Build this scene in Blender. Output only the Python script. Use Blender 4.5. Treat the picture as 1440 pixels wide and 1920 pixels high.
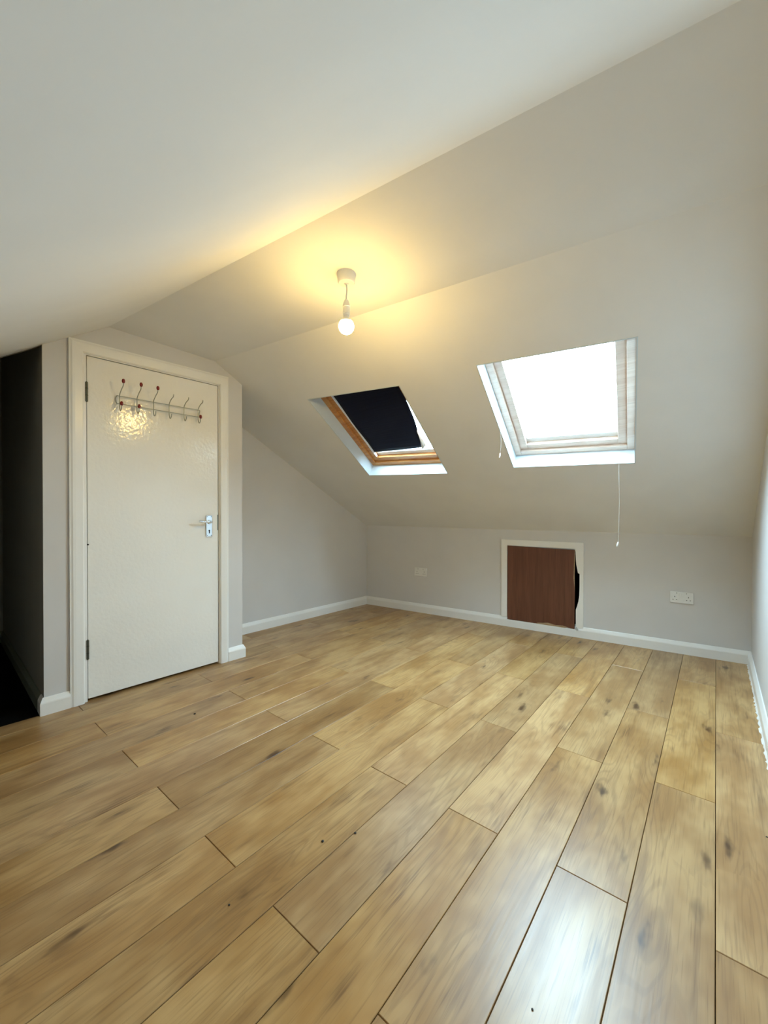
import bpy, bmesh, math, random
from mathutils import Vector, Matrix
from mathutils.geometry import tessellate_polygon

random.seed(7)
for o in list(bpy.data.objects):
    bpy.data.objects.remove(o, do_unlink=True)
scene = bpy.context.scene
COL = scene.collection

# ------------------------------------------------------------------ camera
CAM_H = 1.10
FPX, YAW, PITCH, ROLL = 762.63, -0.68459, -0.00843, -0.00167
fw = Vector((math.sin(YAW) * math.cos(PITCH), math.cos(YAW) * math.cos(PITCH), math.sin(PITCH)))
rt = Vector((math.cos(YAW), -math.sin(YAW), 0.0))
dn = fw.cross(rt)
c_, s_ = math.cos(ROLL), math.sin(ROLL)
rt, dn = c_ * rt + s_ * dn, -s_ * rt + c_ * dn
cam_d = bpy.data.cameras.new('camera')
cam_d.sensor_fit = 'HORIZONTAL'
cam_d.sensor_width = 36.0
cam_d.lens = 36.0 * FPX / 1440.0
cam_d.clip_start = 0.02
cam = bpy.data.objects.new('camera', cam_d)
COL.objects.link(cam)
M3 = Matrix((rt, -dn, -fw)).transposed()
cam.matrix_world = Matrix.Translation((0, 0, CAM_H)) @ M3.to_4x4()
scene.camera = cam

# ------------------------------------------------------------------ sky (overcast), exposure
SKY_COL = (0.60, 0.83, 1.0, 1)
SKY_STRENGTH = 46.0
BULB_COL = (1.0, 0.68, 0.22, 1)
BULB_STRENGTH = 265.0
EXPOSURE = 0.32
w = bpy.data.worlds.new('overcast_sky')
scene.world = w
w.use_nodes = True
bg = w.node_tree.nodes['Background']
bg.inputs[0].default_value = SKY_COL
bg.inputs[1].default_value = SKY_STRENGTH
scene.view_settings.view_transform = 'Standard'
scene.view_settings.look = 'None'
scene.view_settings.gamma = 1.0
scene.view_settings.use_curve_mapping = False
scene.view_settings.exposure = EXPOSURE
scene.cycles.max_bounces = 6
scene.cycles.caustics_reflective = False
scene.cycles.caustics_refractive = False

# ------------------------------------------------------------------ frames of reference
TK, TL = 0.1081, -0.04485           # the eaves wall and the left walls are not quite square to the boards
ek = Vector((math.cos(TK), math.sin(TK), 0)); nk = Vector((-math.sin(TK), math.cos(TK), 0))
el = Vector((-math.sin(TL), math.cos(TL), 0)); nl = Vector((math.cos(TL), math.sin(TL), 0))
Z = Vector((0, 0, 1))
KN = 3.829                          # eaves wall
KTOP, SLP = 0.905, 0.588            # eaves wall height, roof pitch
CREASE_N = 1.748; CREASE_Z = KTOP + SLP * (KN - CREASE_N)
RIDGE_N, RIDGE_Z = 1.119, 2.157
NEAR_SLP = 0.65
BACK_N = -1.0
XR = 0.200                          # right wall
LW = -3.280                         # left wall
DW = -2.786                         # door wall
S0, S1 = 0.402, 1.543               # ends of the door wall


def K(u, n, z): return ek * u + nk * n + Z * z
def Lp(s, n, z): return el * s + nl * n + Z * z


us = (-nk + Z * SLP).normalized()
ns = (nk * SLP + Z).normalized()
O_s = nk * KN + Z * KTOP
def SP(u, v, D=0.0): return O_s + ek * u + us * v + ns * D


def zceil(p):
    n = nk.dot(p)
    if n > CREASE_N: return KTOP + SLP * (KN - n)
    if n > RIDGE_N: return RIDGE_Z + (CREASE_Z - RIDGE_Z) * (n - RIDGE_N) / (CREASE_N - RIDGE_N)
    return RIDGE_Z - NEAR_SLP * (RIDGE_N - n)


# ------------------------------------------------------------------ materials
def new_mat(name):
    m = bpy.data.materials.new(name); m.use_nodes = True
    nt = m.node_tree
    return m, nt, nt.nodes['Principled BSDF']


def nd(nt, t, **kw):
    n = nt.nodes.new(t)
    for k, v in kw.items():
        if k.startswith('i_'):
            key = k[2:]
            n.inputs[int(key) if key.isdigit() else key].default_value = v
        else:
            setattr(n, k, v)
    return n


def math_n(nt, op, a, b=None, clamp=False):
    n = nt.nodes.new('ShaderNodeMath'); n.operation = op; n.use_clamp = clamp
    for i, x in enumerate((a, b)):
        if x is None: continue
        if isinstance(x, (int, float)): n.inputs[i].default_value = x
        else: nt.links.new(x, n.inputs[i])
    return n.outputs[0]


def vmul(nt, v, s):
    n = nt.nodes.new('ShaderNodeVectorMath'); n.operation = 'MULTIPLY'
    nt.links.new(v, n.inputs[0]); n.inputs[1].default_value = s
    return n.outputs[0]


def vadd(nt, a, b):
    n = nt.nodes.new('ShaderNodeVectorMath'); n.operation = 'ADD'
    nt.links.new(a, n.inputs[0]); nt.links.new(b, n.inputs[1])
    return n.outputs[0]


def noise(nt, v, scale=1.0, detail=3.0, rough=0.5, dist=0.0):
    n = nd(nt, 'ShaderNodeTexNoise')
    nt.links.new(v, n.inputs['Vector'])
    n.inputs['Scale'].default_value = scale; n.inputs['Detail'].default_value = detail
    n.inputs['Roughness'].default_value = rough; n.inputs['Distortion'].default_value = dist
    return n.outputs['Fac']


def maprange(nt, v, a, b, c=0.0, d=1.0, smooth=True):
    n = nd(nt, 'ShaderNodeMapRange')
    n.interpolation_type = 'SMOOTHSTEP' if smooth else 'LINEAR'
    nt.links.new(v, n.inputs[0])
    for i, x in enumerate((a, b, c, d)): n.inputs[i + 1].default_value = x
    return n.outputs[0]


def mixc(nt, fac, a, b, mode='MIX'):
    n = nd(nt, 'ShaderNodeMix', data_type='RGBA', blend_type=mode)
    if isinstance(fac, (int, float)): n.inputs[0].default_value = fac
    else: nt.links.new(fac, n.inputs[0])
    for i, x in ((6, a), (7, b)):
        if isinstance(x, tuple): n.inputs[i].default_value = x if len(x) == 4 else (*x, 1)
        else: nt.links.new(x, n.inputs[i])
    return n.outputs[2]


def bump(nt, b, h, strength, dist):
    n = nd(nt, 'ShaderNodeBump', i_Strength=strength, i_Distance=dist)
    nt.links.new(h, n.inputs['Height']); nt.links.new(n.outputs[0], b.inputs['Normal'])


def paint(name, col, rough=0.6, var=0.03, bump_s=0.25, scale=90.0, spec=0.35):
    m, nt, b = new_mat(name)
    tc = nd(nt, 'ShaderNodeTexCoord')
    n1 = noise(nt, tc.outputs['Object'], 2.2, 2.0, 0.6)
    dk = tuple(c * (1 - var) for c in col); lt = tuple(min(1, c * (1 + var)) for c in col)
    nt.links.new(mixc(nt, maprange(nt, n1, 0.3, 0.7), dk, lt), b.inputs['Base Color'])
    b.inputs['Roughness'].default_value = rough
    b.inputs['Specular IOR Level'].default_value = spec
    if bump_s:
        bump(nt, b, noise(nt, tc.outputs['Object'], scale, 1.0), bump_s, 0.002)
    return m


def plain(name, col, rough=0.5, metal=0.0, spec=0.5):
    m, nt, b = new_mat(name)
    tc = nd(nt, 'ShaderNodeTexCoord')
    n1 = noise(nt, tc.outputs['Object'], 40.0, 2.0)
    nt.links.new(mixc(nt, n1, tuple(c * 0.94 for c in col), tuple(min(1, c * 1.05) for c in col)), b.inputs['Base Color'])
    b.inputs['Roughness'].default_value = rough
    b.inputs['Metallic'].default_value = metal
    b.inputs['Specular IOR Level'].default_value = spec
    return m


def oak_floor():
    m, nt, b = new_mat('oak_laminate')
    tc = nd(nt, 'ShaderNodeTexCoord'); oi = nd(nt, 'ShaderNodeObjectInfo')
    r = oi.outputs['Random']
    cx = nd(nt, 'ShaderNodeCombineXYZ')
    nt.links.new(math_n(nt, 'MULTIPLY', r, 37.3), cx.inputs[0])
    nt.links.new(math_n(nt, 'MULTIPLY', r, 91.7), cx.inputs[1])
    nt.links.new(math_n(nt, 'MULTIPLY', r, 53.1), cx.inputs[2])
    v = vadd(nt, tc.outputs['Object'], cx.outputs[0])
    # ragged knots, stretched along the board
    kw = math_n(nt, 'SUBTRACT', noise(nt, vmul(nt, v, (30, 9, 1)), 1.0, 2.0, 0.65), 0.5)
    vo = nd(nt, 'ShaderNodeTexVoronoi', voronoi_dimensions='2D', feature='F1')
    nt.links.new(vmul(nt, v, (5.6, 1.9, 1)), vo.inputs['Vector']); vo.inputs['Scale'].default_value = 1.0
    kd0 = vo.outputs['Distance']
    kd = math_n(nt, 'ADD', kd0, math_n(nt, 'MULTIPLY', kw, 0.42))
    sep = nd(nt, 'ShaderNodeSeparateColor'); nt.links.new(vo.outputs['Color'], sep.inputs[0])
    kmask = maprange(nt, sep.outputs[0], 0.38, 0.75)
    knot = math_n(nt, 'MULTIPLY', maprange(nt, kd, -0.04, 0.12, 1.0, 0.0), kmask)
    halo = math_n(nt, 'MULTIPLY', maprange(nt, kd0, 0.02, 0.60, 1.0, 0.0), kmask)
    # cathedral figure that bends round the knots
    wp = noise(nt, vmul(nt, v, (6.5, 0.7, 1)), 1.0, 2.0, 0.45)
    ph = math_n(nt, 'ADD', math_n(nt, 'MULTIPLY', wp, 135.0), math_n(nt, 'MULTIPLY', halo, 16.0))
    rings = maprange(nt, math_n(nt, 'SINE', ph), 0.15, 1.0)
    ringfade = maprange(nt, noise(nt, vmul(nt, v, (4, 1.3, 1)), 1.0, 2.0), 0.40, 0.62)
    rings = math_n(nt, 'MULTIPLY', rings, math_n(nt, 'ADD', math_n(nt, 'MULTIPLY', ringfade, 0.20), math_n(nt, 'MULTIPLY', halo, 0.12)))
    streak = noise(nt, vmul(nt, v, (24, 1.3, 1)), 1.0, 3.0, 0.65)
    fine = noise(nt, vmul(nt, v, (210, 5.5, 1)), 1.0, 2.0, 0.65)
    broad = noise(nt, vmul(nt, v, (6, 2.4, 1)), 1.0, 3.0, 0.65)
    flame = math_n(nt, 'MULTIPLY', maprange(nt, noise(nt, vmul(nt, v, (11, 2.2, 1)), 1.0, 3.0, 0.7, 0.0), 0.58, 0.74), maprange(nt, fine, 0.30, 0.62))
    col = mixc(nt, maprange(nt, broad, 0.34, 0.68), (0.345, 0.180, 0.053), (0.520, 0.325, 0.130))
    col = mixc(nt, math_n(nt, 'MULTIPLY', maprange(nt, streak, 0.50, 0.76), 0.50), col, (0.190, 0.088, 0.024))
    col = mixc(nt, rings, col, (0.16, 0.080, 0.028))
    col = mixc(nt, math_n(nt, 'MULTIPLY', maprange(nt, fine, 0.50, 0.74), 0.42), col, (0.18, 0.088, 0.028))
    col = mixc(nt, math_n(nt, 'MULTIPLY', flame, 0.68), col, (0.105, 0.045, 0.015))
    col = mixc(nt, math_n(nt, 'MULTIPLY', halo, 0.16), col, (0.20, 0.105, 0.038))
    col = mixc(nt, math_n(nt, 'MULTIPLY', knot, 0.88), col, (0.060, 0.025, 0.009))
    hv = nd(nt, 'ShaderNodeHueSaturation'); nt.links.new(col, hv.inputs['Color'])
    nt.links.new(maprange(nt, r, 0, 1, 0.90, 1.10, False), hv.inputs['Value'])
    r2 = math_n(nt, 'FRACT', math_n(nt, 'MULTIPLY', r, 17.3))
    nt.links.new(maprange(nt, r2, 0, 1, 0.90, 1.00, False), hv.inputs['Saturation'])
    nt.links.new(hv.outputs[0], b.inputs['Base Color'])
    nt.links.new(maprange(nt, streak, 0.2, 0.8, 0.29, 0.38, False), b.inputs['Roughness'])
    b.inputs['Specular IOR Level'].default_value = 0.5
    bump(nt, b, noise(nt, vmul(nt, v, (120, 8, 1)), 1.0, 1.0), 0.10, 0.0012)
    return m


def wood_v(name, c1, c2, c3, scale, rough, axis=2):
    m, nt, b = new_mat(name)
    tc = nd(nt, 'ShaderNodeTexCoord')
    sc = [scale] * 3; sc[axis] = scale * 0.07
    s1 = noise(nt, vmul(nt, tc.outputs['Object'], tuple(sc)), 1.0, 4.0, 0.6, 0.4)
    sc2 = [scale * 4] * 3; sc2[axis] = scale * 0.2
    s2 = noise(nt, vmul(nt, tc.outputs['Object'], tuple(sc2)), 1.0, 3.0)
    col = mixc(nt, maprange(nt, s1, 0.35, 0.68), c1, c2)
    col = mixc(nt, math_n(nt, 'MULTIPLY', maprange(nt, s2, 0.5, 0.75), 0.5), col, c3)
    nt.links.new(col, b.inputs['Base Color'])
    b.inputs['Roughness'].default_value = rough
    return m


MAT = {}
MAT['wall'] = paint('grey_white_wall_paint', (0.70, 0.69, 0.685), 0.7, 0.02, 0.08, 60.0, 0.25)
MAT['ceiling'] = paint('white_ceiling_paint', (0.83, 0.83, 0.825), 0.75, 0.02, 0.08, 60.0, 0.25)
MAT['white'] = paint('white_gloss_paint', (0.90, 0.90, 0.88), 0.28, 0.015, 0.12, 60.0, 0.5)
MAT['door'] = paint('cream_white_satin_paint', (0.92, 0.915, 0.88), 0.15, 0.015, 0.50, 55.0, 0.5)
MAT['reveal'] = paint('white_lining_paint', (0.66, 0.73, 0.77), 0.4, 0.01, 0.1)
MAT['landing_shade'] = paint('shaded_wall_paint', (0.26, 0.25, 0.22), 0.8)  # landing shade put into the wall colour
MAT['landing_skirt'] = paint('shaded_skirting_paint', (0.16, 0.17, 0.13), 0.5)  # skirting darkened in colour to stand for the landing shade
MAT['carpet'] = paint('shaded_carpet', (0.006, 0.006, 0.006), 1.0, 0.3, 1.0, 400.0, 0.0)  # missing light on the landing painted into the carpet colour
MAT['void'] = paint('shaded_void', (0.006, 0.008, 0.03), 1.0, 0.1, 0, 1, 0.0)  # shade inside the closed spaces put into the colour
MAT['subfloor'] = paint('dark_underlay', (0.05, 0.028, 0.012), 0.9, 0.1, 0)
MAT['oak'] = oak_floor()
MAT['pine'] = wood_v('varnished_pine', (0.62, 0.30, 0.09), (0.44, 0.17, 0.045), (0.30, 0.10, 0.03), 30, 0.3, 0)
MAT['glare_pine'] = wood_v('glare_pine', (0.74, 0.60, 0.50), (0.66, 0.50, 0.40), (0.5, 0.38, 0.3), 30, 0.35, 0)  # same pine, with bleaching by glare put into its colour
MAT['hatch'] = wood_v('brown_wood_veneer', (0.165, 0.062, 0.036), (0.125, 0.046, 0.026), (0.065, 0.025, 0.016), 26, 0.4, 2)
MAT['raw'] = wood_v('raw_chipboard', (0.50, 0.36, 0.22), (0.34, 0.22, 0.12), (0.2, 0.13, 0.07), 160, 0.9, 0)
MAT['plastic'] = plain('white_plastic', (0.84, 0.84, 0.82), 0.3)
MAT['rubber'] = plain('grey_gasket', (0.35, 0.37, 0.38), 0.5)
MAT['alu'] = plain('white_aluminium_bead', (0.85, 0.87, 0.88), 0.35)
MAT['chrome'] = plain('chrome', (0.80, 0.84, 0.88), 0.16, 1.0)
MAT['wire'] = plain('grey_steel_wire', (0.40, 0.42, 0.38), 0.3, 1.0)
MAT['steel'] = plain('dull_steel', (0.12, 0.13, 0.11), 0.45, 1.0)
MAT['red'] = plain('dark_red_lacquered_wood', (0.22, 0.012, 0.012), 0.25)
MAT['black'] = plain('black', (0.008, 0.007, 0.006), 0.6)
MAT['cord'] = plain('white_cord', (0.72, 0.72, 0.68), 0.6)
MAT['debris'] = plain('grey_plaster', (0.45, 0.46, 0.45), 0.9)


def blind_mat():
    m, nt, b = new_mat('navy_blackout_fabric')
    tc = nd(nt, 'ShaderNodeTexCoord')
    n1 = noise(nt, vmul(nt, tc.outputs['Object'], (2, 60, 60)), 1.0, 3.0)
    nt.links.new(mixc(nt, n1, (0.001, 0.002, 0.012), (0.003, 0.006, 0.026)), b.inputs['Base Color'])
    b.inputs['Roughness'].default_value = 0.6
    b.inputs['Specular IOR Level'].default_value = 0.15
    bump(nt, b, n1, 0.4, 0.004)
    return m


def glass_mat():
    m = bpy.data.materials.new('window_glass'); m.use_nodes = True
    nt = m.node_tree; nt.nodes.clear()
    out = nd(nt, 'ShaderNodeOutputMaterial'); mix = nd(nt, 'ShaderNodeMixShader')
    tr = nd(nt, 'ShaderNodeBsdfTransparent'); gl = nd(nt, 'ShaderNodeBsdfGlossy', i_Roughness=0.02)
    tr.inputs[0].default_value = (0.93, 0.96, 0.96, 1)
    lw = nd(nt, 'ShaderNodeLayerWeight', i_Blend=0.5)      # Schlick: works from both faces of the pane
    fr = math_n(nt, 'ADD', math_n(nt, 'MULTIPLY', math_n(nt, 'POWER', lw.outputs['Facing'], 5.0), 0.96), 0.04)
    nt.links.new(fr, mix.inputs[0]); nt.links.new(tr.outputs[0], mix.inputs[1]); nt.links.new(gl.outputs[0], mix.inputs[2])
    nt.links.new(mix.outputs[0], out.inputs[0])
    return m


def bulb_mat():
    m = bpy.data.materials.new('lit_bulb'); m.use_nodes = True
    nt = m.node_tree; nt.nodes.clear()
    out = nd(nt, 'ShaderNodeOutputMaterial'); em = nd(nt, 'ShaderNodeEmission')
    em.inputs[0].default_value = BULB_COL; em.inputs[1].default_value = BULB_STRENGTH
    nt.links.new(em.outputs[0], out.inputs[0])
    return m


MAT['blind'] = blind_mat(); MAT['glass'] = glass_mat(); MAT['bulb'] = bulb_mat()

# ------------------------------------------------------------------ object helpers


def link(name, me, mat, parent=None):
    o = bpy.data.objects.new(name, me)
    COL.objects.link(o)
    if mat and not me.materials: me.materials.append(MAT[mat] if isinstance(mat, str) else mat)
    if parent: o.parent = parent
    return o


def mesh_from(name, verts, faces, smooth=False):
    me = bpy.data.meshes.new(name)
    me.from_pydata([tuple(v) for v in verts], [], faces)
    bm = bmesh.new(); bm.from_mesh(me)
    bmesh.ops.remove_doubles(bm, verts=bm.verts, dist=1e-6)
    bmesh.ops.recalc_face_normals(bm, faces=bm.faces)
    bm.to_mesh(me); bm.free()
    if smooth:
        for p in me.polygons: p.use_smooth = True
    return me


def bm_obj(name, bm, mat, parent=None, smooth=False):
    bmesh.ops.recalc_face_normals(bm, faces=bm.faces)
    me = bpy.data.meshes.new(name); bm.to_mesh(me); bm.free()
    if smooth:
        for p in me.polygons: p.use_smooth = True
        try: me.set_sharp_from_angle(angle=math.radians(40))
        except Exception: pass
    return link(name, me, mat, parent)


def slab(name, loops, out, thick, mat, parent=None):
    """A flat polygon (outer loop, then holes), given thickness along vector out."""
    pts = [Vector(p) for lp in loops for p in lp]
    tris = tessellate_polygon([[Vector(p) for p in lp] for lp in loops])
    n = len(pts); d = out.normalized() * thick
    verts = pts + [p + d for p in pts]
    faces = [tuple(t) for t in tris] + [tuple(i + n for i in reversed(t)) for t in tris]
    base = 0
    for lp in loops:
        k = len(lp)
        for i in range(k):
            a, b = base + i, base + (i + 1) % k
            faces.append((a, b, b + n, a + n))
        base += k
    me = mesh_from(name, verts, faces)
    return link(name, me, mat, parent)


def box8(name, corners, mat, parent=None, bevel=0.0, segs=1):
    """corners: 4 bottom pts then 4 top pts."""
    f = [(0, 1, 2, 3), (4, 5, 6, 7), (0, 1, 5, 4), (1, 2, 6, 5), (2, 3, 7, 6), (3, 0, 4, 7)]
    bm = bmesh.new()
    vs = [bm.verts.new(c) for c in corners]
    for q in f: bm.faces.new([vs[i] for i in q])
    bmesh.ops.recalc_face_normals(bm, faces=bm.faces)
    if bevel:
        bmesh.ops.bevel(bm, geom=list(bm.edges), offset=bevel, segments=segs, affect='EDGES', profile=0.5)
    return bm_obj(name, bm, mat, parent)


def boxf(name, fn, a, b, c, mat, parent=None, bevel=0.0, segs=1):
    """Box in a frame fn(p,q,r); a,b,c are (lo,hi) ranges."""
    cs = [fn(a[i], b[j], c[0]) for i, j in ((0, 0), (1, 0), (1, 1), (0, 1))] + \
         [fn(a[i], b[j], c[1]) for i, j in ((0, 0), (1, 0), (1, 1), (0, 1))]
    return box8(name, cs, mat, parent, bevel, segs)


def tube_bm(bm, pts, rad, seg=10, closed=False):
    pts = [Vector(p) for p in pts]
    rads = rad if isinstance(rad, (list, tuple)) else [rad] * len(pts)
    rings = []; up = None
    n = len(pts)
    for i, p in enumerate(pts):
        if closed: t = (pts[(i + 1) % n] - pts[i - 1])
        else: t = (pts[min(i + 1, n - 1)] - pts[max(i - 1, 0)])
        t.normalize()
        if up is None:
            up = t.orthogonal().normalized()
        else:
            up = (up - t * up.dot(t)).normalized()
        s = t.cross(up)
        rings.append([bm.verts.new(p + (up * math.cos(a) + s * math.sin(a)) * rads[i])
                      for a in (2 * math.pi * k / seg for k in range(seg))])
    m = n if closed else n - 1
    for i in range(m):
        A, B = rings[i], rings[(i + 1) % n]
        for k in range(seg):
            bm.faces.new((A[k], A[(k + 1) % seg], B[(k + 1) % seg], B[k]))
    if not closed:
        bm.faces.new(rings[0]); bm.faces.new(rings[-1])


def tube(name, pts, rad, mat, parent=None, seg=10):
    bm = bmesh.new(); tube_bm(bm, pts, rad, seg)
    return bm_obj(name, bm, mat, parent, True)


def lathe(name, prof, origin, axis, mat, parent=None, seg=32):
    axis = axis.normalized(); a = axis.orthogonal().normalized(); b = axis.cross(a)
    bm = bmesh.new(); rings = []
    for r, h in prof:
        rings.append([bm.verts.new(origin + axis * h + (a * math.cos(t) + b * math.sin(t)) * max(r, 1e-5))
                      for t in (2 * math.pi * k / seg for k in range(seg))])
    for A, B in zip(rings, rings[1:]):
        for k in range(seg):
            bm.faces.new((A[k], A[(k + 1) % seg], B[(k + 1) % seg], B[k]))
    bm.faces.new(rings[0]); bm.faces.new(rings[-1])
    return bm_obj(name, bm, mat, parent, True)


def spline(pts, n=6):
    """Catmull-Rom through points."""
    pts = [Vector(p) for p in pts]
    out = []
    for i in range(len(pts) - 1):
        p0 = pts[max(i - 1, 0)]; p1 = pts[i]; p2 = pts[i + 1]; p3 = pts[min(i + 2, len(pts) - 1)]
        for k in range(n):
            t = k / n
            out.append(0.5 * ((2 * p1) + (p2 - p0) * t + (2 * p0 - 5 * p1 + 4 * p2 - p3) * t * t + (3 * p1 - p0 - 3 * p2 + p3) * t ** 3))
    out.append(pts[-1])
    return out


def empty(name, loc):
    o = bpy.data.objects.new(name, None); o.location = loc; o.empty_display_size = 0.1
    COL.objects.link(o)
    return o


def adopt(root):
    """Meshes are built in room coordinates; keep them there under a root that stands elsewhere."""
    for o in bpy.data.objects:
        if o.parent == root: o.matrix_parent_inverse = Matrix.Translation(root.location).inverted()


def struct(o, label=None, cat=None):
    o['kind'] = 'structure'
    if label: o['label'] = label
    if cat: o['category'] = cat
    return o


def tag(o, label, cat, group=None):
    o['label'] = label; o['category'] = cat
    if group: o['group'] = group
    return o


# ------------------------------------------------------------------ corner points in plan
def isect(n1, d1, n2, d2):
    det = n1.x * n2.y - n1.y * n2.x
    return Vector(((d1 * n2.y - d2 * n1.y) / det, (n1.x * d2 - n2.x * d1) / det, 0))


X1 = Vector((1, 0, 0))
P_kr = isect(nk, KN, X1, XR)
P_kl = isect(nk, KN, nl, LW)
P_br = isect(nk, BACK_N, X1, XR)
P_bd = isect(nk, BACK_N, nl, DW)

# ------------------------------------------------------------------ floor with its planks
EXT = 0.10
sub = [K(-3.9, BACK_N - .05, -.012), K(0.75, BACK_N - .05, -.012), K(0.75, KN + .05, -.012), K(-3.9, KN + .05, -.012)]
floor = struct(slab('floor', [sub], -Z, 0.06, 'subfloor'), 'oak laminate floor laid in long staggered boards', 'floor')

BW, BL = 0.19, 1.285
GAP = 0.0009


def clip(poly, n, d):
    """keep n.p <= d"""
    out = []
    for i in range(len(poly)):
        a, b = poly[i], poly[(i + 1) % len(poly)]
        da, db = n.dot(a) - d, n.dot(b) - d
        if da <= 0: out.append(a)
        if (da < 0 < db) or (db < 0 < da):
            out.append(a.lerp(b, da / (da - db)))
    return out


def plank_mesh(poly):
    """poly: convex, counter-clockwise, local xy. A board with a chamfered top edge."""
    n = len(poly); C = 0.0013
    ins = []
    for i in range(n):
        p0, p1, p2 = poly[i - 1], poly[i], poly[(i + 1) % n]
        e1 = (p1 - p0).normalized(); e2 = (p2 - p1).normalized()
        n1 = Vector((-e1.y, e1.x, 0)); n2 = Vector((-e2.y, e2.x, 0))
        bis = n1 + n2
        if bis.length < 1e-4: bis = n1
        k = C / max(0.35, (bis.normalized().dot(n1)))
        ins.append(p1 + bis.normalized() * k)
    vs = [Vector((p.x, p.y, -0.012)) for p in poly] + [Vector((p.x, p.y, -C)) for p in poly] + [Vector((p.x, p.y, 0)) for p in ins]
    fs = [tuple(reversed(range(n))), tuple(range(2 * n, 3 * n))]
    for L in (0, n):
        for i in range(n):
            j = (i + 1) % n
            fs.append((L + i, L + j, L + n + j, L + n + i))
    return mesh_from('plank', vs, fs)


full_me = None
for i in range(-1, 18):
    x1 = 0.006 - BW * i; x0 = x1 - BW
    base = 0.672 if i % 2 == 0 else 1.303
    for k in range(-3, 4):
        y0 = base + BL * k; y1 = y0 + BL
        if y1 < -1.5 or y0 > 4.0: continue
        c = Vector(((x0 + x1) / 2, (y0 + y1) / 2, 0))
        poly = [Vector((x0 + GAP, y0 + GAP, 0)), Vector((x1 - GAP, y0 + GAP, 0)), Vector((x1 - GAP, y1 - GAP, 0)), Vector((x0 + GAP, y1 - GAP, 0))]
        p0 = [p.copy() for p in poly]
        poly = clip(poly, nk, KN + 0.002)
        poly = clip(poly, -nk, -BACK_N + 0.002) if poly else poly
        poly = clip(poly, X1, XR + 0.002) if poly else poly
        if poly:
            smax = max(el.dot(p) for p in poly)
            lim = LW if smax > S1 + 0.02 else DW - 0.02
            poly = clip(poly, -nl, -lim + 0.002)
        if len(poly) < 3: continue
        q = []
        for p in poly:
            if not q or (p - q[-1]).length > 1e-4: q.append(p)
        if (q[0] - q[-1]).length < 1e-4: q.pop()
        area = abs(sum(q[j].x * q[(j + 1) % len(q)].y - q[(j + 1) % len(q)].x * q[j].y for j in range(len(q)))) / 2
        if area < 0.0008: continue
        if len(q) == 4 and all((a - b).length < 1e-6 for a, b in zip(q, p0)):
            if full_me is None: full_me = plank_mesh([p - c for p in q])
            me = full_me
        else:
            me = plank_mesh([p - c for p in q])
        o = link('plank', me, 'oak', floor)
        o.location = c

# ------------------------------------------------------------------ walls
H_OPEN = (-1.072, -0.484, 0.085, 0.735)      # hole behind the loose access board


def top(p, e=0.03):
    return Vector((p.x, p.y, zceil(p) + e))


def wall_poly(a, b, breaks):
    pts = [Vector((a.x, a.y, 0)), Vector((b.x, b.y, 0)), top(b)]
    pts += [top(a.lerp(b, t)) for t in sorted(breaks, reverse=True)]
    pts.append(top(a))
    return pts


def frac(a, b, n):
    na, nb = nk.dot(a), nk.dot(b)
    return (n - na) / (nb - na)


# eaves wall with the access opening
uL, uR = ek.dot(P_kl), ek.dot(P_kr)
u0, u1, z0, z1 = H_OPEN
outer = [K(uL - .02, KN, 0), K(uR + .02, KN, 0), K(uR + .02, KN, KTOP + .02), K(uL - .02, KN, KTOP + .02)]
hole = [K(u0, KN, z0), K(u1, KN, z0), K(u1, KN, z1), K(u0, KN, z1)]
struct(slab('wall_far', [outer, hole], nk, 0.09, 'wall'), 'low grey-white eaves wall under the sloping roof', 'wall')
# dark eaves space behind the opening
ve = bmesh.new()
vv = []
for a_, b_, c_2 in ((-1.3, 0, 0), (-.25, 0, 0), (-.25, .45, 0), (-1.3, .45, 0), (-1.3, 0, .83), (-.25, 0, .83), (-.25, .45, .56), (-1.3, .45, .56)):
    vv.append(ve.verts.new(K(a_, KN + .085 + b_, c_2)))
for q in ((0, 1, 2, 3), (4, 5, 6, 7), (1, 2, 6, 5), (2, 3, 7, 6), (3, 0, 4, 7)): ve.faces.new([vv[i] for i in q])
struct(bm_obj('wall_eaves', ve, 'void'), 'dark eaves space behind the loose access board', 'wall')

# right wall
br = [frac(P_br, P_kr, n) for n in (RIDGE_N, CREASE_N)]
struct(slab('wall_right', [wall_poly(P_br, P_kr, br)], X1, 0.1, 'wall'), 'plain pale wall at the right edge of the room', 'wall')
# left wall behind the door box
A = Lp(S1 - .05, LW, 0)
struct(slab('wall_left', [wall_poly(A, P_kl, [])], -nl, 0.1, 'wall'), 'grey-white side wall between the door and the eaves wall', 'wall')
# the end of the door box
A, B = Lp(S1, LW - .02, 0), Lp(S1, DW - .0995, 0)
struct(slab('wall_return', [wall_poly(A, B, [])], -el, 0.06, 'wall'), 'narrow end of the boxed-out door wall', 'wall')
# door wall with a doorway
DS0, DS1, DZ = 0.580, 1.379, 1.977
A, B = Lp(S0 + .0005, DW, 0), Lp(S1, DW, 0)
bd = [frac(A, B, n) for n in (RIDGE_N, CREASE_N)]
wp = wall_poly(A, B, bd)
wp = [wp[0], Lp(DS0, DW, 0), Lp(DS0, DW, DZ), Lp(DS1, DW, DZ), Lp(DS1, DW, 0)] + wp[1:]
struct(slab('wall_door', [wp], -nl, 0.10, 'wall'), 'grey-white wall around the cream door', 'wall')
# wall on beyond the landing opening (behind the viewpoint)
A, B = Lp(-1.4, DW, 0), Lp(-0.55, DW, 0)
struct(slab('wall_left_rear', [wall_poly(P_bd, B, [])], -nl, 0.10, 'wall'), 'grey-white wall beside the landing opening', 'wall')
# rear eaves wall
A, B = P_bd, P_br
struct(slab('wall_rear', [wall_poly(A, B, [])], -nk, 0.09, 'wall'), 'low rear eaves wall', 'wall')

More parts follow.
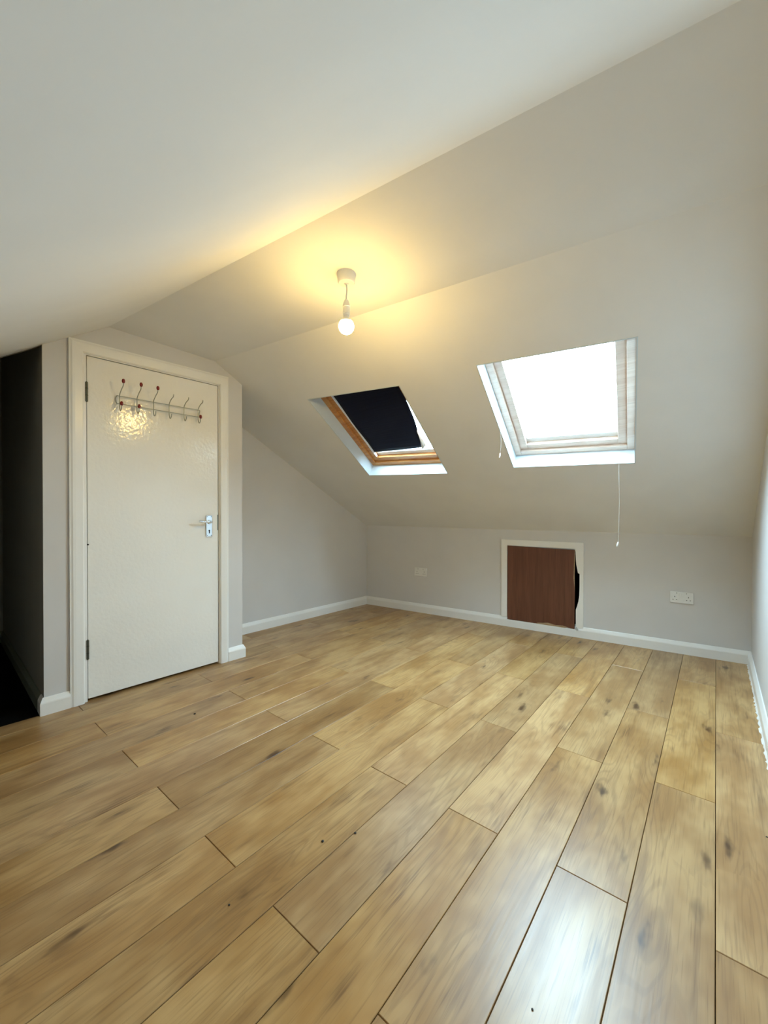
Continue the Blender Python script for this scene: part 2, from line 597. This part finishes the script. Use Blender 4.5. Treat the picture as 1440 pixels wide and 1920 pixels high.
# landing beyond the opening: its darkness is put into the wall and floor colours
LF = -4.56
struct(slab('wall_landing', [[Lp(S0, DW - .001, 0), Lp(S0, LF, 0), Lp(S0, LF, 2.42), Lp(S0, DW - .052, 2.42), Lp(S0, DW - .052, 1.99), Lp(S0, DW - .001, 1.99)]], el, 0.05, 'landing_shade'),
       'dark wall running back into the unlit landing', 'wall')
struct(slab('wall_landing_end', [[Lp(S0 + .05, LF, 0), Lp(-1.0, LF, 0), Lp(-1.0, LF, 2.4), Lp(S0 + .05, LF, 2.4)]], -nl, 0.05, 'landing_shade'), 'dark end wall of the landing', 'wall')
struct(slab('wall_landing_side', [[Lp(-1.0, LF - .05, 0), Lp(-1.0, DW - .1, 0), Lp(-1.0, DW - .1, 2.4), Lp(-1.0, LF - .05, 2.4)]], -el, 0.05, 'landing_shade'), 'dark near wall of the landing', 'wall')
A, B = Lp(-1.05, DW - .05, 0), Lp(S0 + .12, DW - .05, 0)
struct(slab('wall_landing_header', [[Vector((A.x, A.y, zceil(A) + .004)), Vector((B.x, B.y, zceil(B) + .004)), Vector((B.x, B.y, 2.43)), Vector((A.x, A.y, 2.43))]], -nl, 0.05, 'landing_shade'), 'dark panel above the landing opening', 'wall')
struct(slab('ceiling_landing', [[Lp(S0 + .05, LF - .05, 2.4), Lp(-1.05, LF - .05, 2.4), Lp(-1.05, DW - .02, 2.4), Lp(S0 + .12, DW - .02, 2.4)]], Z, 0.05, 'landing_shade'), 'dark ceiling over the landing', 'ceiling')
struct(slab('floor_landing', [[Lp(S0, LF, .002), Lp(-1.0, LF, .002), Lp(-1.0, DW - .004, .002), Lp(S0, DW - .004, .002)]], -Z, 0.012, 'carpet'), 'carpet coloured black for the unlit landing', 'floor')
# cupboard floor and back behind the door
cb = bmesh.new(); vv = []
for z_ in (-.011, 2.0):
    for s_2, n_2 in ((DS0 - .02, DW - .098), (DS1 + .02, DW - .098), (DS1 + .02, DW - .40), (DS0 - .02, DW - .40)):
        vv.append(cb.verts.new(Lp(s_2, n_2, z_)))
for q in ((0, 1, 2, 3), (4, 5, 6, 7), (1, 2, 6, 5), (2, 3, 7, 6), (3, 0, 4, 7)): cb.faces.new([vv[i] for i in q])
struct(bm_obj('wall_cupboard', cb, 'void'), 'dark cupboard behind the door', 'wall')

# ------------------------------------------------------------------ ceilings
WW, WH = 0.745, 0.958
WIN = [dict(o=(-2.098, 0.975), th=math.radians(-2.4)), dict(o=(-0.820, 0.979), th=math.radians(-1.5))]


def wfn(i):
    o, th = WIN[i]['o'], WIN[i]['th']
    ca, sa = math.cos(th), math.sin(th)
    def f(p, q, D=0.0):
        return SP(o[0] + p * ca - q * sa, o[1] + p * sa + q * ca, D)
    return f


def on_slope(p, e=0.0):
    z = KTOP + SLP * (KN - nk.dot(p))
    return Vector((p.x, p.y, z)) + us * e


cl = isect(nk, CREASE_N, nl, LW - .04); cr = isect(nk, CREASE_N, X1, XR)
kl = isect(nk, KN + .04, nl, LW - .04); kr = isect(nk, KN + .04, X1, XR)
outer = [on_slope(kl), on_slope(kr), on_slope(cr), on_slope(cl)]
holes = []
e_ = 0.006
for i in range(2):
    f = wfn(i)
    holes.append([f(-e_, -e_), f(WW + e_, -e_), f(WW + e_, WH + e_), f(-e_, WH + e_)])
struct(slab('ceiling_slope_far', [outer] + holes, ns, 0.115, 'ceiling'), 'grey-white sloping roof with the two skylights', 'ceiling')
# level strip between the roof slope and the ridge
rl = isect(nk, RIDGE_N, nl, DW - .03); rr = isect(nk, RIDGE_N, X1, XR)
cl2 = isect(nk, CREASE_N - 0.0, nl, LW - .04)
q = [Vector((p.x, p.y, z)) for p, z in ((rl, RIDGE_Z), (rr, RIDGE_Z), (cr, CREASE_Z), (cl2, CREASE_Z))]
struct(slab('ceiling', [q], Z, 0.10, 'ceiling'), 'level strip of ceiling that the pendant hangs from', 'ceiling')
# near slope
bl = isect(nk, BACK_N - .05, nl, DW - .06); brr = isect(nk, BACK_N - .05, X1, XR)
rl2 = isect(nk, RIDGE_N, nl, DW - .06)
q = [Vector((p.x, p.y, z)) for p, z in ((bl, zceil(bl)), (brr, zceil(brr)), (rr, RIDGE_Z), (rl2, RIDGE_Z))]
struct(slab('ceiling_slope_near', [q], (Z - nk * NEAR_SLP), 0.10, 'ceiling'), 'white sloping ceiling coming down overhead', 'ceiling')

# ------------------------------------------------------------------ skirting boards
SK = [(0.0, 0.0), (0.018, 0.0), (0.018, 0.062), (0.0165, 0.068), (0.007, 0.088), (0.005, 0.091), (0.0, 0.091)]


def skirt(name, path, inward, mat='white', prof=SK, parent=None, caps=True):
    """Sweep the profile along a plan path; inward = list of room-side normals, one per segment (mitred)."""
    bm = bmesh.new(); rings = []
    n = len(path)
    for i, p in enumerate(path):
        if i == 0: m = inward[0]; k = 1
        elif i == n - 1: m = inward[-1]; k = 1
        else:
            m = (inward[i - 1] + inward[i]).normalized(); k = 1 / m.dot(inward[i])
        rings.append([bm.verts.new(Vector((p.x, p.y, 0)) + m * (d * k) + Z * h) for d, h in prof])
    for A, B in zip(rings, rings[1:]):
        for k in range(len(prof)):
            j = (k + 1) % len(prof)
            bm.faces.new((A[k], A[j], B[j], B[k]))
    bm.faces.new(rings[0]); bm.faces.new(rings[-1])
    return bm_obj(name, bm, mat, parent)


UB0, UB1 = -1.103, -0.521           # notch under the access board
SKL = [(0.0, 0.0), (0.018, 0.0), (0.018, 0.060), (0.016, 0.066), (0.0, 0.066)]
sk_far = struct(skirt('baseboard_far', [P_kl, K(UB0, KN, 0)], [-nk]), 'white skirting board along the eaves wall', 'skirting')
skirt('board_run', [K(UB1, KN, 0), P_kr], [-nk], parent=sk_far)
skirt('cut_down_run', [K(UB0, KN, 0), K(UB1, KN, 0)], [-nk], prof=SKL, parent=sk_far)
sk_left = struct(skirt('baseboard_left', [Lp(S1, LW, 0), P_kl], [nl]), 'white skirting board along the left side wall', 'skirting')
sk_right = struct(skirt('baseboard_right', [P_br, P_kr], [-X1]), 'white skirting board along the right wall', 'skirting')
# rough bead of filler along its foot
bm = bmesh.new(); pa = []; pb = []
y = 1.2
while y < 3.83:
    wdt = 0.003 + 0.008 * random.random() ** 1.6
    pa.append((bm.verts.new((XR - .0175, y, 0.012)), bm.verts.new((XR - .018 - wdt * .45, y, 0.007)), bm.verts.new((XR - .018 - wdt, y, 0.0005))))
    y += 0.007 + 0.02 * random.random()
for a, b in zip(pa, pa[1:]):
    bm.faces.new((a[0], a[1], b[1], b[0])); bm.faces.new((a[1], a[2], b[2], b[1]))
bm_obj('filler_bead', bm, 'white', sk_right)['label'] = 'rough white filler smeared along the floor'
ARO0, ARO1, ARZ = 0.513, 1.430, 2.036     # outer edges of the architrave
sk_d1 = struct(skirt('baseboard_door', [Lp(S0, DW - .06, 0), Lp(S0, DW, 0), Lp(ARO0 + .001, DW, 0)], [-el, nl]), 'short white skirting at the hinge side of the door', 'skirting')
sk_d2 = struct(skirt('baseboard_return', [Lp(ARO1 - .001, DW, 0), Lp(S1, DW, 0), Lp(S1, LW, 0)], [nl, el]), 'short white skirting wrapping the corner beside the door handle', 'skirting')
struct(skirt('baseboard_landing', [Lp(S0, DW - .06, 0), Lp(S0, LF, 0), Lp(-.9, LF, 0)], [-el, nl], mat='landing_skirt'), 'skirting shaded in its colour along the dark landing wall', 'skirting')

# ------------------------------------------------------------------ door
DF = DW - 0.004                    # door face
def dfr(s, z, d): return Lp(s, DF + d, z)
frame = struct(boxf('trim_1', dfr, (DS0, DS0 + .015), (0, DZ), (-.10, .003), 'white'), 'white moulded door frame and architrave', 'door frame')
boxf('lining', dfr, (DS1 - .015, DS1), (0, DZ), (-.10, .003), 'white', frame)
boxf('lining', dfr, (DS0 + .015, DS1 - .015), (DZ - .013, DZ), (-.10, .003), 'white', frame)
AP = [(0.0, 0.0), (0.0, 0.010), (0.006, 0.016), (0.040, 0.019), (0.052, 0.019), (0.060, 0.015), (0.067, 0.014), (0.067, 0.0)]
ai0, ai1, aiz = 0.580, 1.370, 1.969
AWL, AWR, AWT = ai0 - ARO0, ARO1 - ai1, ARZ - aiz


def arch(name, corners, dirs):
    """architrave leg: profile offset from the inner edge outwards (dirs at both ends)"""
    bm = bmesh.new(); rings = []
    for (s, z), (ds, dz) in zip(corners, dirs):
        rings.append([bm.verts.new(Lp(s + ds * a / 0.067, DW + b, z + dz * a / 0.067)) for a, b in AP])
    A, B = rings
    for k in range(len(AP)):
        j = (k + 1) % len(AP)
        bm.faces.new((A[k], A[j], B[j], B[k]))
    bm.faces.new(A); bm.faces.new(B)
    return bm_obj(name, bm, 'white', frame)


arch('architrave', [(ai0, 0), (ai0, aiz)], [(-AWL, 0), (-AWL, AWT)])
arch('architrave', [(ai1, 0), (ai1, aiz)], [(AWR, 0), (AWR, AWT)])
arch('architrave', [(ai0, aiz), (ai1, aiz)], [(-AWL, AWT), (AWR, AWT)])
# stop beads that close the gap round the door
boxf('door_stop', dfr, (DS0 + .015, DS0 + .028), (0, DZ - .013), (-.06, -.045), 'white', frame)
boxf('door_stop', dfr, (DS1 - .028, DS1 - .015), (0, DZ - .013), (-.06, -.045), 'white', frame)

d0, d1 = DS0 + .0185, DS1 - .0185
door = struct(boxf('door_1', dfr, (d0, d1), (0.014, DZ - .0165), (-.040, 0), 'door', None, 0.0015), 'plain cream flush door with a hook rail and chrome handle', 'door')
for zc in (1.757, 0.296):
    hg = tube('hinge', [dfr(d0 - .002, zc - .054, .004), dfr(d0 - .002, zc + .054, .004)], 0.0065, 'steel', door, 12)
    for t in (-.058, .054):
        tube('hinge_tip', [dfr(d0 - .002, zc + t, .004), dfr(d0 - .002, zc + t + .004, .004)], [0.005, 0.003] if t > 0 else [0.003, 0.005], 'steel', hg, 10)
    for t in (-.02, .02):
        tube('hinge_knuckle', [dfr(d0 - .002, zc + t - .001, .004), dfr(d0 - .002, zc + t + .001, .004)], 0.0072, 'black', hg, 12)
lathe('nail', [(0.004, 0), (0.005, 0.003), (0.002, 0.006)], dfr(d0 + .001, .893, 0), nl, 'black', door, 10)
boxf('latch_plate', dfr, (d1 - .004, d1 + .0015), (0.945, 1.055), (-.03, .001), 'steel', door)
# handle: back plate, keyhole and a lever pointing towards the hinges
pc = 1.295
plate = boxf('handle_plate', dfr, (pc - .022, pc + .022), (0.902, 1.052), (0, .008), 'chrome', door, 0.003, 2)
plate['label'] = 'chrome back plate'
lathe('keyhole', [(0.0055, 0), (0.0055, 0.0006)], dfr(pc, .945, .008), nl, 'black', plate, 16)
boxf('keyhole', dfr, (pc - .003, pc + .003), (.926, .944), (.0078, .0086), 'black', plate)
for sz in (0.912, 1.042):
    for ss in (-.014, .014):
        lathe('screw', [(0.003, 0), (0.003, 0.001), (0.001, 0.0016)], dfr(pc + ss, sz, .008), nl, 'steel', plate, 8)
lever = tube('lever', spline([dfr(pc, 1.005, .006), dfr(pc, 1.005, .035), dfr(pc - .004, 1.006, .050), dfr(pc - .025, 1.008, .056), dfr(pc - .06, 1.008, .056), dfr(pc - .092, 1.013, .060)], 5),
             0.0075, 'chrome', door, 12)
lever['label'] = 'chrome lever handle'
lathe('boss', [(0.015, 0), (0.015, 0.006), (0.011, 0.010)], dfr(pc, 1.005, .008), nl, 'chrome', lever, 20)

# ------------------------------------------------------------------ coat rack on the door
RS0, RS1 = 0.752, 1.212
rack = empty('coat_rack', dfr((RS0 + RS1) / 2, 1.70, 0))
tag(rack, 'grey wire coat rack of six double hooks screwed to the cream door', 'coat rack')
RO = 0.020
for z in (1.762, 1.716):
    tube('rail', [dfr(RS0 - .012, z, RO), dfr(RS1 + .012, z, RO)], 0.0024, 'wire', rack, 8)
for s, sg in ((RS0, -1), (RS1, 1)):
    tube('end_loop', spline([dfr(s + sg * .010, 1.762, RO), dfr(s + sg * .015, 1.757, RO - .004), dfr(s + sg * .016, 1.74, .003), dfr(s + sg * .015, 1.721, RO - .004), dfr(s + sg * .010, 1.716, RO)], 5), 0.0024, 'wire', rack, 8)
for i in range(6):
    s = RS0 + (RS1 - RS0) * i / 5
    ro = RO + .004
    tz = 1.822 if i < 3 else 1.815
    hk = tube('hook', spline([dfr(s, tz, .098), dfr(s, tz - .014, .092), dfr(s, 1.790, .058), dfr(s, 1.768, ro + .004), dfr(s, 1.74, ro), dfr(s, 1.70, ro), dfr(s, 1.678, ro + .010), dfr(s, 1.672, ro + .022), dfr(s, 1.682, ro + .036), dfr(s, 1.703 if i not in (2, 3, 4) else 1.698, ro + .040)], 6), 0.0026, 'wire', rack, 8)
    if i < 3:
        b = lathe('ball', [(0.001, -.013), (0.006, -.011), (0.0085, -.004), (0.0085, .003), (0.006, .010), (0.001, .013)], dfr(s, tz + .012, .099), Z, 'red', hk, 14)
        b['label'] = 'dark red wooden tip'
    if i in (0, 1, 5):
        b = lathe('ball', [(0.001, -.013), (0.006, -.011), (0.0085, -.004), (0.0085, .003), (0.006, .010), (0.001, .013)], dfr(s, 1.711, ro + .040), Z, 'red', hk, 14)
        b['label'] = 'dark red wooden tip'
adopt(rack)

# ------------------------------------------------------------------ skylights


def skylight(i, name, label, wood):
    f = wfn(i)
    root = empty(name, f(WW / 2, WH / 2, 0)); struct(root, label, 'skylight')
    T = 0.006; D0, D1 = -0.0015, 0.112
    for a, b in (((-T, 0), (-T, WH + T)), ((WW, WW + T), (-T, WH + T)), ((0, WW), (-T, 0)), ((0, WW), (WH, WH + T))):
        boxf('reveal_board', f, a, b, (D0, D1), 'reveal', root)
    F = 0.042
    def ring(nm, m0, m1, d0, d1, mat, bev, extra_b0=0.0, extra_b1=0.0):
        b0, b1 = m0 + extra_b0, m1 + extra_b1
        for a, b in (((m0, m1), (b0, WH - m0)), ((WW - m1, WW - m0), (b0, WH - m0)), ((m1, WW - m1), (b0, b1)), ((m1, WW - m1), (WH - m1, WH - m0))):
            boxf(nm, f, a, b, (d0, d1), mat, root, bev, 2)
    ring('frame_rail', 0.0, F, 0.105, 0.175, wood, 0.003)
    ring('sash_rail', F - .001, F + .050, 0.122, 0.178, wood, 0.003)
    ring('glazing_bead', F + .050, F + .058, 0.150, 0.172, 'alu', 0.001, 0.0, 0.032)
    ring('gasket', F + .058, F + .061, 0.158, 0.168, 'rubber', 0.0, 0.032, 0.032)
    g = F + .055
    p = boxf('pane', f, (g, WW - g), (g + .02, WH - g), (0.161, 0.165), 'glass', root)
    # top vent bar and its stub, out of sight above the reveal
    boxf('vent_bar', f, (F + .10, WW - F - .10), (WH - F - .045, WH - F - .010), (0.100, 0.122), wood, root, 0.003)
    adopt(root)
    return f


f1 = skylight(0, 'window_1', 'skylight with orange pine frame, half covered by a dark blind', 'pine')
f2 = skylight(1, 'window_2', 'uncovered skylight with pine frame coloured pale for glare, nearer the right wall', 'glare_pine')

# the sky enters through the two openings: mark them for the renderer's sampling (they give no light themselves)
for i, f in enumerate((f1, f2)):
    ld = bpy.data.lights.new('skylight_portal', 'AREA'); ld.shape = 'RECTANGLE'
    ld.size = WW - 2 * .042; ld.size_y = WH - 2 * .042
    ld.cycles.is_portal = True
    lo = bpy.data.objects.new('skylight_portal', ld); COL.objects.link(lo)
    ax = (f(1, 0, 0) - f(0, 0, 0)).normalized(); ay = (f(0, 1, 0) - f(0, 0, 0)).normalized()
    m = Matrix((ax, ay, ax.cross(ay))).transposed()
    if m.col[2].dot(ns) < 0: m = Matrix((-ax, ay, (-ax).cross(ay))).transposed()
    lo.matrix_world = Matrix.Translation(f(WW / 2, WH / 2, .19)) @ m.to_4x4()

# dark blind hanging loose in the first skylight
NB, MB = 14, 22
verts = []; faces = []
ptop, pbot = 0.925, 0.165


def redge(t):          # right edge, t=0 top .. 1 bottom
    return 0.655 - 0.085 * max(0, (t - 0.25) / 0.75) ** 1.5


for j in range(MB + 1):
    t = j / MB
    for k in range(NB + 1):
        s = k / NB
        p = 0.094 + (redge(t) - 0.094) * s
        q = ptop + (pbot + 0.045 * s - ptop) * t
        D = 0.128 + 0.004 * math.sin(9 * t + 2 * s) - 0.012 * s * t * t
        verts.append(f1(p, q, D))
nv = len(verts)
verts += [v - ns * 0.0015 for v in verts]
W1 = NB + 1
for j in range(MB):
    for k in range(NB):
        a = j * W1 + k
        faces.append((a, a + 1, a + 1 + W1, a + W1)); faces.append((nv + a, nv + a + W1, nv + a + 1 + W1, nv + a + 1))
edge = [k for k in range(W1)] + [j * W1 + NB for j in range(1, MB + 1)] + [MB * W1 + k for k in range(NB - 1, -1, -1)] + [j * W1 for j in range(MB - 1, 0, -1)]
for a, b in zip(edge, edge[1:] + edge[:1]): faces.append((a, b, nv + b, nv + a))
blind_root = empty('roller_blind', f1(0.38, 0.93, 0.12))
tag(blind_root, 'dark navy blackout blind with a curled edge hanging in the left skylight', 'blind')
link('fabric', mesh_from('fabric', verts, faces, True), 'blind', blind_root)
# white back of the curled right-hand edge
verts = []; faces = []
NC = 6
for j in range(13):
    t = 0.72 + 0.28 * j / 12
    wd = 0.050 * ((t - 0.72) / 0.28) ** 1.2
    if j == 12: wd *= 0.55
    for k in range(NC + 1):
        s = k / NC
        p = redge(t) - 0.002 + wd * s
        q = ptop + (pbot + 0.045 - ptop) * t - 0.004 * math.sin(s * math.pi)
        D = 0.128 - 0.012 * t * t - 0.018 * math.sin(s * math.pi) * t
        verts.append(f1(p, q, D))
nv = len(verts); W2 = NC + 1
verts += [v - ns * 0.0012 for v in verts]
for j in range(12):
    for k in range(NC):
        a = j * W2 + k
        faces.append((a, a + 1, a + 1 + W2, a + W2)); faces.append((nv + a, nv + a + W2, nv + a + 1 + W2, nv + a + 1))
link('curled_backing', mesh_from('curled_backing', verts, faces, True), 'alu', blind_root)['label'] = 'white back of the fabric'
tube('bottom_bar', [f1(0.094, pbot - .002, .127), f1(0.40, pbot + .024, .120), f1(redge(1) + .01, pbot + .044, .115)], 0.0035, 'rubber', blind_root, 8)
boxf('side_channel', f1, (F_ := 0.088, 0.096), (0.11, 0.91), (0.116, 0.134), 'alu', blind_root)
tube('top_roller', [f1(0.095, 0.905, .118), f1(0.655, 0.905, .118)], 0.011, 'alu', blind_root, 12)
adopt(blind_root)

# loose blind cords hanging from the second skylight
for nm, start, lip, end, label in (
        ('blind_cord', f2(0.020, 0.50, .104), f2(0.004, 0.42, 0.0), -0.155, 'short white blind cord hanging at the left side of the bare skylight'),
        ('blind_cord', f2(WW - .085, 0.012, .104), f2(WW - .085, 0.003, -0.004), -0.50, 'long thin white blind cord hanging below the bare skylight')):
    root = empty(nm, lip); tag(root, label, 'cord', 'loose blind cords')
    e = lip - nk * 0.012 + Z * end
    mid = lip.lerp(e, 0.5) + ek * 0.004
    tube('cord', spline([start, lip - nk * 0.005, mid, e], 6), 0.0005, 'cord', root, 6)
    lathe('toggle', [(0.002, 0.0), (0.0045, -.006), (0.005, -.022), (0.003, -.030)], e, Z + ek * 0.2, 'plastic', root, 10)
    adopt(root)

# ------------------------------------------------------------------ pendant light
PL = Vector((-1.281, 1.302, 0))
zt = zceil(PL)
pend = empty('pendant_light', Vector((PL.x, PL.y, zt)))
tag(pend, 'white ceiling pendant with a short flex and a bare lit bulb', 'pendant light')
lathe('ceiling_rose', [(0.0425, 0.004), (0.0425, -.006), (0.040, -.020), (0.0385, -.036), (0.034, -.041), (0.010, -.043), (0.008, -.047), (0.004, -.047)], Vector((PL.x, PL.y, zt)), Z, 'plastic', pend, 40)
tube('flex', spline([(PL.x, PL.y, zt - .044), (PL.x + .002, PL.y + .001, zt - .07), (PL.x - .001, PL.y, zt - .10), (PL.x, PL.y, 2.022)], 5), 0.0032, 'cord', pend, 8)
lathe('lamp_holder', [(0.004, 2.030), (0.008, 2.028), (0.013, 2.016), (0.016, 2.004), (0.0165, 2.000), (0.0165, 1.997), (0.015, 1.996), (0.0155, 1.975), (0.0165, 1.972), (0.0165, 1.967), (0.0145, 1.966), (0.0145, 1.958), (0.010, 1.956)], Vector((PL.x, PL.y, 0)), Z, 'plastic', pend, 28)
lathe('bulb_cap_shield', [(0.0125, 1.957), (0.013, 1.950), (0.0170, 1.944), (0.0225, 1.938), (0.0285, 1.9305)], Vector((PL.x, PL.y, 0)), Z, 'plastic', pend, 28)  # opaque flare added to the bulb neck to block light upward
bprof = []
R_b, zc_b = 0.034, 1.911
for k in range(0, 15):
    a = math.radians(35 - k * (35 + 88) / 14)
    bprof.append((R_b * math.cos(a), zc_b + R_b * math.sin(a)))
lathe('bulb', bprof, Vector((PL.x, PL.y, 0)), Z, 'bulb', pend, 32)['label'] = 'lit warm bulb'
adopt(pend)

# ------------------------------------------------------------------ access board in the eaves wall
def kfr(u, z, d): return K(u, KN - d, z)
tr2 = struct(slab('trim_2', [[kfr(u, z, 0) for u, z in ((-1.159, 0.090), (-1.105, 0.090), (-1.105, 0.759), (-1.159, 0.813))]], -nk, 0.016, 'white'), 'white three-sided frame round the brown access board', 'frame')
slab('head', [[kfr(u, z, 0) for u, z in ((-1.159, 0.813), (-1.105, 0.759), (-0.523, 0.757), (-0.458, 0.811))]], -nk, 0.016, 'white', tr2)
notch = [(-0.517, 0.076), (-0.517, 0.235), (-0.508, 0.265), (-0.497, 0.310), (-0.491, 0.360), (-0.489, 0.430), (-0.489, 0.545), (-0.502, 0.552), (-0.509, 0.590), (-0.515, 0.625), (-0.518, 0.66)]
slab('stile', [[kfr(u, z, 0) for u, z in [(-0.458, 0.811), (-0.458, 0.084)] + notch + [(-0.523, 0.757)]]], -nk, 0.016, 'white', tr2)['label'] = 'right stile with a hacked-out finger gap'
hb = [(-1.101, 0.070), (-0.96, 0.0695), (-0.85, 0.0685), (-0.83, 0.072), (-0.78, 0.0755), (-0.70, 0.072), (-0.60, 0.0740), (-0.528, 0.068), (-0.526, 0.40), (-0.537, 0.50), (-0.535, 0.60), (-0.530, 0.747), (-0.80, 0.7505), (-1.101, 0.756)]
hatch = slab('access_panel', [[kfr(u, z, 0.001) for u, z in hb]], -nk, 0.015, 'hatch')
tag(hatch, 'brown wood-grain board closing the small hatch in the eaves wall', 'panel')
ch = [(-0.845, 0.0672), (-0.83, 0.0672), (-0.60, 0.0672), (-0.575, 0.074), (-0.62, 0.084), (-0.68, 0.079), (-0.74, 0.090), (-0.79, 0.081), (-0.83, 0.0765)]
slab('chipped_edge', [[kfr(u, z, 0.0155) for u, z in ch]], -nk, 0.0025, 'raw', hatch)['label'] = 'splintered raw bottom edge'
ch = [(-0.5262, 0.40), (-0.5368, 0.50), (-0.5348, 0.60), (-0.5298, 0.745), (-0.5258, 0.745), (-0.5270, 0.64), (-0.5290, 0.52)]
slab('chipped_edge', [[kfr(u, z, 0.003) for u, z in ch]], -nk, 0.010, 'raw', hatch)
bm = bmesh.new()
for (a, b, c) in ((-0.512, .0185, .0910), (-0.494, .020, .0665), (-0.505, .027, .0620), (-0.520, .019, .0700)):
    bm.verts.new(kfr(a, c, b))
bmesh.ops.convex_hull(bm, input=bm.verts)
tag(bm_obj('plaster_chip', bm, 'debris'), 'tiny grey plaster chip at the lower right corner of the brown board', 'debris')


# ------------------------------------------------------------------ double sockets
def socket(u, z, label):
    root = empty('wall_socket', kfr(u, z, 0)); tag(root, label, 'socket', 'double sockets on the eaves wall')
    def g(a, b, c): return kfr(u + a, z + b, c)
    boxf('face_plate', g, (-.073, .073), (-.043, .043), (0, .010), 'plastic', root, 0.003, 2)
    for cx in (-.042, .042):
        for hx, hz, hw, hh in ((0, .004, .0022, .0045), (-.011, -.018, .0035, .002), (.011, -.018, .0035, .002)):
            boxf('pin_hole', g, (cx + hx - hw, cx + hx + hw), (hz - hh, hz + hh), (.0095, .0103), 'black', root)
    for cx in (-.009, .009):
        boxf('rocker_switch', g, (cx - .0065, cx + .0065), (.010, .032), (.0095, .0125), 'plastic', root, 0.001)
    for cx in (-.030, .030):
        lathe('screw', [(0.003, 0.0), (0.003, 0.0006)], g(cx, 0.032, .010), -nk, 'steel', root, 8)
    adopt(root)


socket(-2.020, 0.428, 'white double wall socket near the left corner of the eaves wall')
socket(0.215, 0.427, 'white double wall socket between the brown board and the right wall')

# ------------------------------------------------------------------ crumbs on the floor
for (x, y, r, lab) in ((-0.999, 0.906, .0048, 'black crumb on the floor, left of the close pair mid-floor'),
                       (-0.939, 0.999, .0044, 'black crumb on the floor, right of the close pair mid-floor'),
                       (-1.038, 0.596, .0030, 'small black crumb on the floor nearer the viewer than the pair'),
                       (-2.151, 1.038, .0055, 'black crumb on the floor in front of the cream door'),
                       (-0.305, 0.892, .0026, 'tiny black crumb on the bright glossy boards nearest the viewer'),
                       (0.139, 1.862, .0030, 'tiny black crumb on the floor beside the right skirting')):
    bm = bmesh.new()
    bmesh.ops.create_icosphere(bm, subdivisions=2, radius=r)
    for v in bm.verts:
        v.co *= 1 + 0.25 * (random.random() - .5); v.co.z *= 0.45
    zmin = min(v.co.z for v in bm.verts)
    for v in bm.verts: v.co.z -= zmin
    o = bm_obj('floor_crumb', bm, 'black', None, True); o.location = (x, y, 0)
    tag(o, lab, 'crumb', 'black crumbs on the floor')
